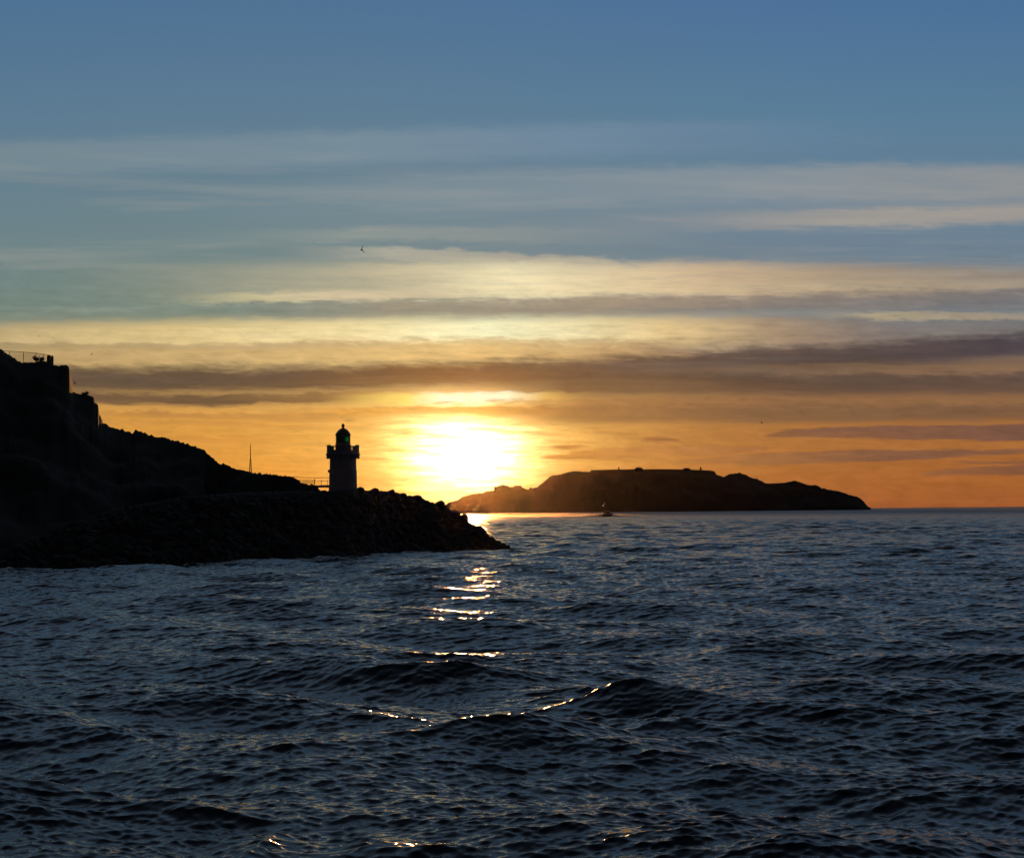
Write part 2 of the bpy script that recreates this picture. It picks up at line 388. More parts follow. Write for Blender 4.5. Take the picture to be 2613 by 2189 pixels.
# rows evenly spaced in depression (about a quarter of a pixel), nearest rows evenly in metres
_g = [420.0]
while _g[-1] > 60: _g.append(_g[-1] - min(.40, .06 * (_g[-1] / 60) ** 1.35))
pxs = np.concatenate([np.array(_g[:-1]), np.arange(60, 6, -.06), np.arange(6, .7, -.04)])
rows = np.concatenate([np.linspace(3, CAM_H * fr / 420, 160, endpoint=False), CAM_H * fr / pxs])
TH, R = np.meshgrid(th, rows)
Xp = (R * np.sin(TH)); Yp = (R * np.cos(TH))
drow = np.gradient(rows)[:, None]
wide_ang = (np.abs(TH) > deg(30.1))
H = np.zeros_like(Xp); DX = np.zeros_like(Xp); DY = np.zeros_like(Xp)
waves = []
def add_set(n, l0, l1, ak0, spread, mean):
    for i in range(n):
        lam = math.exp(rng.uniform(math.log(l0), math.log(l1)))
        a_ = ak0 * lam / (2 * PI) * rng.uniform(.6, 1.4)
        ang_ = mean + rng.normal(0, spread)
        waves.append((lam, a_, ang_, rng.uniform(0, 2 * PI)))
add_set(14, 9, 20, .046, deg(24), deg(185))
add_set(26, 2.4, 8, .024, deg(34), deg(190))
add_set(30, 1.0, 3, .019, deg(36), deg(188))
add_set(76, .2, 1.0, .036, deg(28), deg(186))
near_cut = int(np.searchsorted(rows, 1500))
for lam, a_, ang_, ph in waves:
    k = 2 * PI / lam
    kx, ky = k * math.sin(ang_), k * math.cos(ang_)
    wgt = np.clip((lam / drow - 1.6) / 2.0, 0, 1)
    last = int(np.argmax(wgt[::-1, 0] > 0)); hi = len(rows) - last
    s = slice(0, hi)
    phs = kx * Xp[s] + ky * Yp[s] + ph
    aw = a_ * wgt[s]
    H[s] += aw * np.cos(phs)
    sn = np.sin(phs) * aw * .85
    DX[s] -= sn * math.sin(ang_); DY[s] -= sn * math.cos(ang_)
# the individual steep crests seen in the foreground
def crest(xp, yp, hgt, width, lam, ang_, skew=.0):
    g = water_dist(xp, yp); p = Vector((g * math.sin(azim(xp, yp)), g * math.cos(azim(xp, yp))))
    ux, uy = math.sin(ang_), math.cos(ang_)
    X0, Y0 = Xp - p.x, Yp - p.y
    s = X0 * ux + Y0 * uy; t = -X0 * uy + Y0 * ux
    s = s + skew * t * t / width
    ss = s / lam
    prof = np.exp(-(np.abs(ss) ** 1.25) * 7.0) - .28 * np.exp(-(np.abs(ss) - .75) ** 2 * 9)
    H[:] += hgt * prof * np.exp(-(t / width) ** 2)
crest(1625, 1790, .86, 2.6, 4.4, deg(192), -.30)
crest(1560, 1835, .42, 3.6, 2.6, deg(200), -.2)
crest(1760, 1850, .40, 3.0, 3.4, deg(178), -.2)
crest(1450, 1760, .20, 2.2, 1.6, deg(205), -.2)
crest(1250, 1890, .55, 4.5, 5.0, deg(166), -.05)
crest(2020, 1660, .62, 3.2, 5.0, deg(188), -.25)
crest(1060, 1700, .45, 4.0, 5.0, deg(180), -.1)
crest(1960, 1880, .48, 3.0, 4.0, deg(180), -.2)
crest(2300, 2040, .2, 3.0, 3.6, deg(186), -.2)
crest(660, 2165, .27, 2.6, 2.2, deg(98), .1)
crest(1180, 1640, .30, 3.0, 3.0, deg(175))
crest(90, 2050, .75, 2.3, 4.4, deg(168), -.2)
crest(480, 2075, .34, 2.6, 4.0, deg(196))
crest(705, 1745, .42, 1.6, 3.2, deg(182))
crest(1040, 1730, .45, 6.0, 6.0, deg(184))
crest(1000, 2165, .35, 2.2, 4.0, deg(185))
crest(1250, 1610, .5, 7.0, 7.0, deg(180))
crest(2140, 1510, .8, 7.0, 8.0, deg(184))
crest(2480, 1560, .7, 6.0, 8.0, deg(190))
crest(1480, 1560, .5, 8.0, 8.0, deg(178))
co = np.stack([Xp + DX, Yp + DY, H], -1)
me = grid_mesh('water', co, len(th), len(rows), True)
sea = link('water', me, M_water); tag(sea, 'dark choppy sea with steep small waves and sun glitter', 'sea', kind='structure')
water_z = 0.0

# ------------------------------------------------------------------ headland, breakwater
def fbm(p, oct=4, s=1.0):
    return mnoise.fractal(Vector(p) * s, 1.0, 2.0, oct)
WL = [(-400, 1462), (0, 1454), (300, 1446), (514, 1441), (729, 1431), (800, 1428.6), (908, 1425), (1011, 1411), (1114, 1407), (1303, 1404), (1330, 1403)]
def interp(tab, x): return float(np.interp(x, [p[0] for p in tab], [p[1] for p in tab]))
def land(name, ridge, dist_tab, base_fn, x0, x1, n, nr_front, nr_back, back, power, noise_amp, ridge_noise, mat_, nscale, bottom=-1.6, plateau=0.0):
    verts = np.zeros((nr_front + nr_back + 2, n, 3))
    xs_ = [x0 + (x1 - x0) * i / (n - 1) for i in range(n)]
    Zr = np.array([at(q, interp(ridge, q), interp(dist_tab, q)).z for q in xs_])
    kw = max(3, n // 14) | 1
    Zs = np.convolve(np.pad(Zr, kw // 2, mode='edge'), np.ones(kw) / kw, 'valid')
    for i in range(n):
        xp = x0 + (x1 - x0) * i / (n - 1)
        yr = interp(ridge, xp); rr = interp(dist_tab, xp)
        P_ = at(xp, yr, rr); az_ = math.atan2(P_.x, P_.y); Hh = P_.z
        rw = base_fn(xp)
        rw = min(rw, rr - 1.0)
        for j in range(nr_front + nr_back + 2):
            if j <= nr_front:
                f = j / nr_front; rad = rw + (rr - rw) * f
                g3 = f ** 5; z = bottom + (Zs[i] * (1 - g3) + Hh * g3 - bottom) * (f ** power)
                sil = 1 - f ** 6
            else:
                f = (j - nr_front) / (nr_back + 1); rad = rr + back * f
                if f < plateau: z = Hh - .35 - .02 * (rad - rr)
                else:
                    g = (f - plateau) / (1 - plateau); z = (Zs[i] * g + (Hh - .5) * (1 - g)) * (1 - g ** 1.6) + bottom * g ** 1.6
                sil = min(1, f * 2) * .5
            X_, Y_ = rad * math.sin(az_), rad * math.cos(az_)
            nz = fbm((X_, Y_, z * .7), 5, nscale)
            z2 = z + (nz * noise_amp * min(1.0, (Zs[i] + 1) / (noise_amp * 5)) * sil if noise_amp else 0) + ridge_noise * fbm((xp * .12, 3, 0), 5) * (1 if j == nr_front else .3)
            # keep the front face under its own skyline
            if j < nr_front:
                lim = CAM_H + (Hh - CAM_H) * rad / rr - .25
                z2 = min(z2, lim)
            if j in (0, nr_front + nr_back + 1): z2 = bottom
            verts[j, i] = (X_, Y_, z2)
    m_ = grid_mesh(name, verts, n, nr_front + nr_back + 2)
    return link(name, m_, mat_)
HEAD = [(-500, 800), (-300, 815), (-150, 850), (0, 890), (6, 893), (29.5, 910), (54.5, 925), (79.5, 925), (100, 921), (118, 922), (134, 931), (150, 934), (162, 930.5), (172, 933), (177, 938), (182, 967),
 (187.5, 1001), (200, 1005), (212, 1006), (223, 1008), (232, 1010), (239, 1015), (244, 1029), (250, 1033), (252.5, 1044), (253, 1058), (258, 1065), (261, 1070), (262.5, 1079), (273, 1082), (279.5, 1089), (310, 1096),
 (339, 1105), (345.5, 1097), (354.5, 1099), (377, 1108), (404, 1116), (420, 1116), (445, 1124), (467, 1128.6), (490, 1138), (500, 1139), (523, 1150), (540, 1166), (557, 1182), (570, 1183), (587, 1188.6), (592, 1194), (620, 1200),
 (643, 1205), (669, 1208.7), (700, 1211), (746, 1216.5), (754, 1220), (761, 1225), (767, 1231), (790, 1236), (806, 1238), (812, 1243), (820, 1256), (828, 1290)]
HD = [(-500, 330), (0, 304), (180, 300), (400, 290), (600, 274), (828, 256)]
def wl(xp): return water_dist(xp, interp(WL, xp))
hill = land('hill', HEAD, HD, lambda x_: wl(x_) + 1.5 if x_ < 520 else max(wl(x_), 236) + (x_ - 520) * .03, -500, 828, 720, 46, 14, 150, 1.25, 3.0, .35, M_scrub, .09, plateau=.3)
tag(hill, 'black silhouetted headland sloping down from the left edge', 'headland', kind='structure')

BR_T = [(-60, 1452), (0, 1405), (150, 1340), (300, 1297), (471, 1267), (620, 1256), (760, 1253), (841, 1252), (905, 1250), (940, 1251), (977, 1252), (1010, 1256), (1037, 1264), (1063, 1266), (1080, 1271), (1103, 1283), (1133, 1286),
 (1146, 1302), (1160, 1305), (1183, 1316), (1200, 1335), (1226, 1346), (1240, 1356), (1250, 1368), (1268, 1379), (1286, 1385), (1297, 1395), (1306, 1404), (1314, 1409)]
def crest_dist(xp):
    w_ = wl(xp); P_ = at(xp, interp(BR_T, xp), w_ + 10)
    return w_ + 2 + max(P_.z + 1.2, 1.0) * 1.75
BD = [(x_, crest_dist(x_)) for x_ in range(-60, 1320, 20)]
bw = land('breakwater', BR_T, BD, lambda x_: wl(x_), -60, 1314, 700, 30, 12, 26, 1.0, 1.0, .3, M_rock, .4, plateau=.2)
tag(bw, 'long mound of dark boulders running out from the headland below the stone lighthouse', 'breakwater')

ROCKS = []
ico = bmesh.new(); bmesh.ops.create_icosphere(ico, subdivisions=2, radius=1)
ICO_V = np.array([v_.co[:] for v_ in ico.verts]); ICO_F = [[v_.index for v_ in f.verts] for f in ico.faces]; ico.free()
def rock_verts(size, seed):
    rg = np.random.default_rng(seed)
    V_ = ICO_V.copy()
    for _ in range(9):                       # chop with random planes for flat facets
        nrm_ = rg.normal(size=3); nrm_ /= np.linalg.norm(nrm_); dcut = rg.uniform(.55, .85)
        dd = V_ @ nrm_; mk = dd > dcut
        V_[mk] -= np.outer(dd[mk] - dcut, nrm_)
    V_ *= rg.uniform(.75, 1.25, size=3) * size
    a_ = rg.uniform(0, 2 * PI); c_, s_ = math.cos(a_), math.sin(a_)
    return V_ @ np.array([[c_, s_, 0], [-s_, c_, 0], [0, 0, 1]])
def merged_mesh(name, blocks):
    """blocks of (verts, faces)"""
    allv = []; allf = []; o_ = 0
    for V_, F_ in blocks:
        allv.extend(map(tuple, V_)); allf.extend([[k + o_ for k in f] for f in F_]); o_ += len(V_)
    m_ = bpy.data.meshes.new(name); m_.from_pydata(allv, [], allf); m_.update()
    return m_
blocks = []
bvh_rows = np.array([v_.co[:] for v_ in bw.data.vertices]).reshape(44, 700, 3)
for i in range(5200):
    u = random.random() ** .8 * 699; k = int(u)
    j = random.randint(0, 33)
    p = bvh_rows[j, k]; q = bvh_rows[min(j + 1, 43), k]
    f = random.random(); c_ = p * (1 - f) + q * f
    if c_[2] < -1.0: continue
    sz = .38 + .95 * random.random() ** 2.2
    if 26 < j <= 33: sz *= .55; c_ = c_ - np.array([0, 0, sz * .45])
    if k < 120: sz *= .8
    blocks.append((rock_verts(sz, i) + c_ - np.array([0, 0, sz * .35]), ICO_F))
ra = link('rock_armour', merged_mesh('rock_armour', blocks), M_armour, bw)
ra['kind'] = 'stuff'

SKY_ROCKS = [
 (918, 1250, 12, 10, 'pointed dark boulder on the skyline touching the lighthouse foot on its right'),
 (956, 1255, 15, 9, 'low rounded boulder on the skyline, second to the right of the lighthouse'),
 (998, 1260, 13, 10, 'square shouldered boulder on the skyline with a notch on its right'),
 (1030, 1267, 15, 9, 'flat boulder on the skyline just right of the notch in the breakwater top'),
 (1066, 1273, 19, 9, 'long flat boulder on the skyline halfway down the breakwater end'),
 (1120, 1290, 17, 12, 'big humped boulder on the skyline where the breakwater drops steeply to the sea'),
 (1162, 1313, 14, 11, 'boulder in front of the low left end of the island'),
 (1184, 1324, 12, 12, 'boulder standing under the glare of the sun on the breakwater slope'),
 (1226, 1354, 14, 12, 'humped boulder low on the breakwater tip with a gap behind it'),
]
for n_, (xp, yp, wpx, hpx, lab) in enumerate(SKY_ROCKS):
    dd = interp(BD, xp); c_ = at(xp, yp, dd); s_ = dd / F
    V_ = rock_verts(1.0, 900 + n_); V_ = V_ / np.abs(V_).max(axis=0)
    V_ = V_ * np.array([wpx * s_, wpx * s_ * .9, hpx * s_ * 1.15])
    o = link('boulder', merged_mesh('boulder', [(V_, ICO_F)]), M_armour); o.location = c_
    tag(o, lab, 'boulder', 'boulders along the top of the breakwater end')

# ------------------------------------------------------------------ lighthouse
LD = 257.0; S = LD / F
base_p = at(875.5, 1254, LD)
def hz(y): return at(875.5, y, LD).z - base_p.z
lh = empty('lighthouse', base_p, -azim(875.5))
tag(lh, 'squat round stone lighthouse with a parapet gallery and a green lit domed lantern', 'lighthouse')
px_ = lambda k: k * S
bm = bmesh.new(); lathe(bm, [(px_(36.0), -3.0), (px_(36.0), hz(1244)), (px_(35.2), hz(1242)), (px_(34.6), hz(1200)), (px_(33.8), hz(1199)), (px_(33.2), hz(1170))], 64)
obj('tower', bm, M_stone, lh)
bm = bmesh.new(); lathe(bm, [(px_(33.3), hz(1170) + .004), (px_(37.5), hz(1167)), (px_(40.5), hz(1163.5)), (px_(41.5), hz(1162)), (px_(43.6), hz(1161)), (px_(43.6), hz(1158.2)), (px_(41), hz(1157))], 64)
for k in range(20):
    a_ = 2 * PI * k / 20
    box(bm, (px_(39.4) * math.cos(a_), px_(39.4) * math.sin(a_), hz(1166.5)), (px_(4.5), px_(3.4), px_(7)), a_)
gl = obj('gallery', bm, M_stone, lh)
# parapet: ring wall with merlons, two narrow slits right of the lantern let the sky through
def ring_seg(bm, r0, r1, z0, z1, a0, a1, n):
    vs = []
    for i in range(n + 1):
        a_ = a0 + (a1 - a0) * i / n; c_, s_ = math.cos(a_), math.sin(a_)
        vs.append([bm.verts.new((r_ * c_, r_ * s_, z_)) for r_, z_ in ((r0, z0), (r1, z0), (r1, z1), (r0, z1))])
    full = abs(a1 - a0 - 2 * PI) < 1e-6
    for p_, q_ in zip(vs, vs[1:]):
        for k in range(4):
            bm.faces.new((p_[k], p_[(k + 1) % 4], q_[(k + 1) % 4], q_[k]))
    bm.faces.new(vs[0]); bm.faces.new(vs[-1][::-1])
r_in, r_out = px_(36.5), px_(41.0)
bm = bmesh.new(); ring_seg(bm, r_in, r_out, hz(1157) + .002, hz(1149), 0, 2 * PI - .0005, 64)
slit = math.acos(22.5 / 38.5)        # slit centre, mirrored front and back
edges = [-slit + .06, slit - .06, slit + .07, PI - 1.08, PI - .9, PI + .9, PI + 1.08, 2 * PI - slit - .07]
for a0, a1 in ((edges[0], edges[1]), (edges[2], edges[3]), (edges[4], edges[5]), (edges[6], edges[7])):
    ring_seg(bm, r_in + .02, r_out - .02, hz(1149) - .01, hz(1139.5), a0, a1, 16)
for a0, a1 in ((-.62, .62), (PI - .62, PI + .62)):
    ring_seg(bm, r_in + .05, r_out - .004, hz(1139.5) - .01, hz(1136), a0, a1, 12)
obj('parapet', bm, M_stone, lh)
bm = bmesh.new(); ring_seg(bm, px_(38), px_(39.2), hz(1140.2), hz(1138.6), 0, 2 * PI - .0005, 64)
obj('handrail', bm, M_metal, lh)
lb = bmesh.new(); lathe(lb, [(px_(19.3), hz(1157) + .01), (px_(19.3), hz(1132)), (px_(18.6), hz(1131))], 40)
obj('lantern_base', lb, M_stone, lh)
bm = bmesh.new(); lathe(bm, [(px_(17.6), hz(1131) + .003), (px_(17.6), hz(1110))], 24, cap=False)
lg = obj('lantern_glass', bm, M_lglass, lh)
bm = bmesh.new()
for k in range(12):
    a_ = 2 * PI * (k + .5) / 12
    tube(bm, (px_(18.2) * math.cos(a_), px_(18.2) * math.sin(a_), hz(1131)), (px_(18.2) * math.cos(a_), px_(18.2) * math.sin(a_), hz(1109.5)), .055, seg=6)
ring_seg(bm, px_(17.9), px_(18.7), hz(1121), hz(1120), 0, 2 * PI - .0005, 40)
obj('glazing_bar', bm, M_metal, lh)
bm = bmesh.new(); lathe(bm, [(px_(9), hz(1131)), (px_(10.5), hz(1127)), (px_(11), hz(1120)), (px_(10.5), hz(1114)), (px_(8), hz(1111))], 32)
obj('lens', bm, M_lens, lh)
bm = bmesh.new(); r_ = bmesh.ops.create_uvsphere(bm, u_segments=20, v_segments=12, radius=px_(5.0))
bmesh.ops.scale(bm, vec=(1, 1, 1.35), verts=r_['verts']); bmesh.ops.translate(bm, vec=(px_(8.5), -px_(11), hz(1121)), verts=r_['verts'])
obj('lamp', bm, M_lamp, lh, True)
bm = bmesh.new(); lathe(bm, [(px_(20.0), hz(1110.3)), (px_(20.0), hz(1109)), (px_(18.9), hz(1107.5)), (px_(16.5), hz(1103)), (px_(12.5), hz(1098)), (px_(8), hz(1094.6)), (px_(3.6), hz(1092.2)), (px_(2.8), hz(1091))], 40)
rf = obj('roof', bm, M_metal, lh, False)
bm = bmesh.new(); lathe(bm, [(px_(2.8), hz(1091) + .003), (px_(2.9), hz(1089.5)), (px_(3.9), hz(1088)), (px_(4.1), hz(1085.5)), (px_(3.5), hz(1083)), (px_(1.6), hz(1081.6)), (px_(.5), hz(1081)), (px_(.3), hz(1078.5))], 24)
obj('finial', bm, M_metal, rf, True)
bm = bmesh.new(); box(bm, (-px_(35.6), -.4, hz(1202)), (.35, .5, .5)); obj('wall_lamp', bm, M_dark, lh)

# footbridge to the tower, with railing
a_ = at(800, 1241, 259); b_ = at(843, 1241, 257)
fb = empty('footbridge', (a_ + b_) / 2); tag(fb, 'low flat footbridge with thin handrails joining the headland to the lighthouse foot', 'bridge')
o0 = (a_ + b_) / 2
bm = bmesh.new(); L_ = (b_ - a_).length
box(bm, (0, 0, 0), (L_, 1.6, 6 * S), math.atan2(b_.y - a_.y, b_.x - a_.x)); obj('deck', bm, M_stone, fb)
for k in range(3):
    bm = bmesh.new(); p_ = at(804 + k * 16, 1238, 258) - o0; tube(bm, p_, p_ + Vector((0, 0, 1.15)), .035); obj('post', bm, M_metal, fb)
bm = bmesh.new()
tube(bm, at(803, 1227.5, 258) - o0, at(842, 1227.2, 258) - o0, .03)
obj('handrail', bm, M_metal, fb)
# overhead cable
p0, p1_ = at(744, 1216.5, 266), at(843, 1218, 257)
bm = bmesh.new(); prev = p0
for k in range(1, 13):
    t_ = k / 12; q_ = p0.lerp(p1_, t_); q_.z -= .12 * 4 * t_ * (1 - t_)
    tube(bm, prev, q_, .05, seg=6); prev = q_
cb = obj('cable', bm, M_dark); tag(cb, 'thin dark cable slung from the headland slope to the lighthouse', 'cable')
# mesh fence panel
fp = empty('fence', at(784, 1237, 257)); tag(fp, 'short wire mesh fence panel on the slope end just left of the footbridge', 'fence')
o0 = fp.location.copy(); bm = bmesh.new()
A_, B_ = at(764, 1232, 257) - o0, at(803, 1236, 257) - o0
At, Bt = at(764, 1223, 257) - o0, at(803, 1224, 257) - o0
for k in range(60):
    t_ = k / 59; tube(bm, A_.lerp(B_, t_), At.lerp(Bt, t_), .008, seg=4)
for k in range(8):
    t_ = k / 7; tube(bm, A_.lerp(At, t_), B_.lerp(Bt, t_), .008, seg=4)
obj('wire_mesh', bm, M_metal, fp)
for P0, P1 in ((A_, At), (B_, Bt + Vector((0, 0, .15)))):
    bm = bmesh.new(); tube(bm, P0 - Vector((0, 0, .8)), P1, .05); obj('post', bm, M_metal, fp)

# ------------------------------------------------------------------ cliff-top terrace railing
RD = 300
rl = empty('terrace_railing', at(80, 926, RD)); tag(rl, 'curved wire railing round the viewing terrace on the cliff top at far left', 'railing')
o0 = rl.location.copy()
RT = [(-30, 894, 322), (24, 896, 318), (60, 898.5, 312), (92, 901, 306), (112, 904, 302), (127, 906.5, 300), (133, 911, 303)]
pts = [at(*p_) - o0 for p_ in RT]
bm = bmesh.new()
for p_, q_ in zip(pts, pts[1:]): tube(bm, p_, q_, .055, seg=6)
obj('top_rail', bm, M_metal, rl)
bm = bmesh.new()
for (p_, q_) in zip(pts, pts[1:]):
    n_ = int((q_ - p_).length / .2) + 1
    for k in range(n_):
        s_ = p_.lerp(q_, k / n_); tube(bm, s_, s_ - Vector((0, 0, 2.6)), .012, seg=4)
    for h_ in (.4, .8, 1.2, 1.6, 2.0): tube(bm, p_ - Vector((0, 0, h_)), q_ - Vector((0, 0, h_)), .01, seg=4)
obj('wire_mesh', bm, M_metal, rl)
for k, p_ in enumerate(pts):
    bm = bmesh.new(); tube(bm, p_ - Vector((0, 0, 3.2)), p_ + Vector((0, 0, .05)), .06 if k < 5 else .12); obj('post', bm, M_metal, rl)
bm = bmesh.new()
box(bm, at(128, 921, 303) - o0, (1.0, 1.4, 2.3)); bmesh.ops.bevel(bm, geom=list(bm.edges), offset=.2, segments=2)
obj('end_pier', bm, M_rock, rl)
# scrub on the terrace
def shrub(xp, yp, dist, hgt, label, seed):
    rs = random.Random(seed); r0 = empty('shrub', at(xp, yp, dist)); tag(r0, label, 'shrub')
    st = bmesh.new(); lf = bmesh.new()
    for k in range(9):
        d_ = Vector((rs.uniform(-.8, .8), rs.uniform(-.8, .8), rs.uniform(.5, 1))) * hgt
        tube(st, (0, 0, -.4), d_, .05, .015, 5)
        for q in range(38):
            c_ = d_ * rs.uniform(.45, 1.05) + Vector((rs.gauss(0, .14), rs.gauss(0, .14), rs.gauss(0, .12))) * hgt
            n_ = Vector((rs.gauss(0, 1), rs.gauss(0, 1), rs.gauss(0, 1))).normalized(); t_ = n_.orthogonal().normalized() * .09 * hgt; s_ = n_.cross(t_)
            lf.faces.new([lf.verts.new(c_ + w_) for w_ in (t_ * 1.6, s_, -t_ * 1.6, -s_)])
    obj('stem', st, M_dark, r0); obj('foliage', lf, M_leaf, r0)
shrub(95, 923, 304, 1.1, 'small ragged shrub behind the terrace railing on the cliff top', 3)
shrub(107, 921, 304, .7, 'lower tuft of scrub beside the ragged shrub at the terrace corner', 5)
shrub(216, 1010, 299, .9, 'scrub bush on the rounded ledge below the cliff step', 8)

# ------------------------------------------------------------------ radio mast
MD = 300.0; mp = at(639, 1209, MD)
mast = empty('radio_mast', (mp.x, mp.y, mp.z - 2)); tag(mast, 'thin red lattice radio mast rising behind the headland slope', 'radio mast')
s_ = MD / F; H1 = at(639, 1172, MD).z - mp.z + 2; H2 = at(639, 1136, MD).z - mp.z + 2; H3 = at(639, 1130, MD).z - mp.z + 2
bm = bmesh.new(); w0, w1 = 4.2 * s_, 1.2 * s_
def cw(h): return w0 + (w1 - w0) * min(1, h / H1)
lev = np.linspace(0, H1, 13)
for sx, sy in ((1, 1), (1, -1), (-1, 1), (-1, -1)): tube(bm, (sx * w0, sy * w0, 0), (sx * w1, sy * w1, H1), .035, seg=5)
for a0, a1 in zip(lev, lev[1:]):
    ca, cb_ = cw(a0), cw(a1)
    for (x0, y0), (x1, y1) in (((1, 1), (-1, 1)), ((-1, 1), (-1, -1)), ((-1, -1), (1, -1)), ((1, -1), (1, 1))):
        tube(bm, (x0 * ca, y0 * ca, a0), (x1 * cb_, y1 * cb_, a1), .02, seg=4)
        tube(bm, (x1 * ca, y1 * ca, a0), (x0 * cb_, y0 * cb_, a1), .02, seg=4)
obj('lattice', bm, M_metal, mast)
bm = bmesh.new(); tube(bm, (0, 0, H1 - .3), (0, 0, H2), .1, .07); obj('pole', bm, M_metal, mast)
bm = bmesh.new(); tube(bm, (0, 0, H2), (0, 0, H3), .035, .02, 6); obj('aerial', bm, M_metal, mast)

# ------------------------------------------------------------------ island
ISL = [(1118, 1301), (1138, 1287), (1148, 1281), (1165, 1278), (1175, 1271), (1183, 1265.7), (1192, 1264), (1205, 1260), (1220, 1258.5), (1234, 1257), (1240, 1253), (1260, 1252), (1264, 1244), (1272, 1240), (1281, 1236.5),
 (1290, 1238), (1300, 1242), (1311, 1242), (1330, 1242), (1345, 1248.5), (1350, 1248), (1368, 1243.5), (1378, 1237), (1383, 1233), (1394, 1224), (1402, 1217), (1410, 1213), (1428, 1211), (1445, 1206), (1463, 1202),
 (1485, 1203), (1505, 1204), (1560, 1200), (1620, 1199), (1700, 1199), (1760, 1200), (1813, 1202), (1824, 1204), (1830, 1211.6), (1848, 1216.6), (1860, 1210), (1870, 1208.5), (1880, 1206.6), (1890, 1207), (1900, 1210), (1920, 1220), (1933, 1221.6),
 (1945, 1228), (1953, 1233), (1975, 1233), (2000, 1231.6), (2015, 1229), (2028, 1226), (2043, 1230), (2055, 1236), (2063, 1238), (2080, 1237), (2090, 1241), (2097, 1245), (2120, 1250), (2140, 1253), (2153, 1256.6), (2166, 1262.6), (2180, 1265), (2190, 1268),
 (2203, 1278), (2210, 1287), (2216, 1294), (2222, 1297)]
ID = [(1118, 3960), (1400, 4050), (1700, 4100), (2222, 4300)]
isl = land('island', ISL, ID, lambda x_: interp(ID, x_) - 170 * math.sin(PI * (x_ - 1112) / (2228 - 1112)) ** .6 - 12, 1118, 2222, 900, 26, 10, 400, .8, 16, 2.2, M_isle, .012, plateau=.25, bottom=-1.5)
tag(isl, 'low rocky island on the horizon', 'island', kind='structure')
# its fort and small buildings
def ipt(xp, yp, off=0): return at(xp, yp, interp(ID, xp) + off)
SI = 4050 / F
fort = empty('fort', ipt(1665, 1200)); tag(fort, 'long low fort wall along the flat top of the far island', 'fort')
o0 = fort.location.copy()
FT = [(1508, 1199.5), (1560, 1197.8), (1620, 1197), (1700, 1197), (1745, 1197.5), (1813, 1200.2), (1824, 1202.5)]
bm = bmesh.new()
for p_, q_ in zip(FT, FT[1:]):
    P0, P1 = ipt(*p_) - o0, ipt(*q_) - o0
    vs = []
    for P2 in (P0, P1):
        for yy in (0, 14):
            for zz in (-9, 0): vs.append(bm.verts.new((P2.x, P2.y + yy, P2.z + zz)))
    for f in ((0, 1, 5, 4), (2, 6, 7, 3), (1, 3, 7, 5), (0, 4, 6, 2), (0, 2, 3, 1), (4, 5, 7, 6)): bm.faces.new([vs[k] for k in f])
obj('wall', bm, M_isle, fort)
bm = bmesh.new(); c_ = ipt(1630, 1198) - o0
lathe(bm, [(13, -6), (13, 1.5), (11, 4), (7.5, 6.3), (3, 7.4), (.2, 7.6)], 24); bmesh.ops.translate(bm, vec=c_, verts=bm.verts); obj('keep', bm, M_isle, fort)
bm = bmesh.new(); c_ = ipt(1752, 1197.5) - o0
lathe(bm, [(12, -5), (11, 2), (7, 4), (.5, 4.6)], 20); bmesh.ops.translate(bm, vec=c_, verts=bm.verts); obj('bastion', bm, M_isle, fort)
bm = bmesh.new(); c_ = ipt(1579, 1197) - o0; box(bm, c_, (4, 4, 9)); box(bm, c_ + Vector((0, 0, 5)), (5, 5, .8)); obj('turret', bm, M_isle, fort)
bc = empty('beacon_tower', ipt(1788, 1200)); tag(bc, 'tiny beacon tower standing at the right end of the fort on the far island', 'beacon')
bm = bmesh.new(); lathe(bm, [(3.2, -4), (2.6, 6.5), (3.4, 6.6), (3.4, 7.4)], 16); obj('tower', bm, M_isle, bc)
bm = bmesh.new(); lathe(bm, [(1.6, 7.4), (1.6, 9.6), (1.9, 9.7), (.2, 11.2)], 12); obj('lantern', bm, M_metal, bc)
def house(xp, yp, w_, h_, d_, lab):
    r0 = empty('house', ipt(xp, yp, 10)); tag(r0, lab, 'house')
    bm = bmesh.new(); box(bm, (0, 0, h_ / 2 - 3), (w_, d_, h_ + 6)); obj('wall', bm, M_isle, r0)
    bm = bmesh.new()
    a_ = [bm.verts.new(p_) for p_ in ((-w_ / 2 - .5, -d_ / 2 - .5, h_), (w_ / 2 + .5, -d_ / 2 - .5, h_), (w_ / 2 + .5, d_ / 2 + .5, h_), (-w_ / 2 - .5, d_ / 2 + .5, h_), (-w_ / 2 - .5, 0, h_ * 1.25), (w_ / 2 + .5, 0, h_ * 1.25))]
    for f in ((0, 1, 5, 4), (2, 3, 4, 5), (0, 4, 3), (1, 2, 5), (0, 3, 2, 1)): bm.faces.new([a_[k] for k in f])
    obj('roof', bm, M_isle, r0)
house(1321, 1242, 23, 3, 10, 'low flat roofed building on the hazy left hump of the island')
house(1354, 1248, 7, 4, 6, 'small hut in the dip between the two heights of the island')
house(1263.5, 1246, 6, 4, 6, 'tiny block building at the step left of the hazy hump of the island')

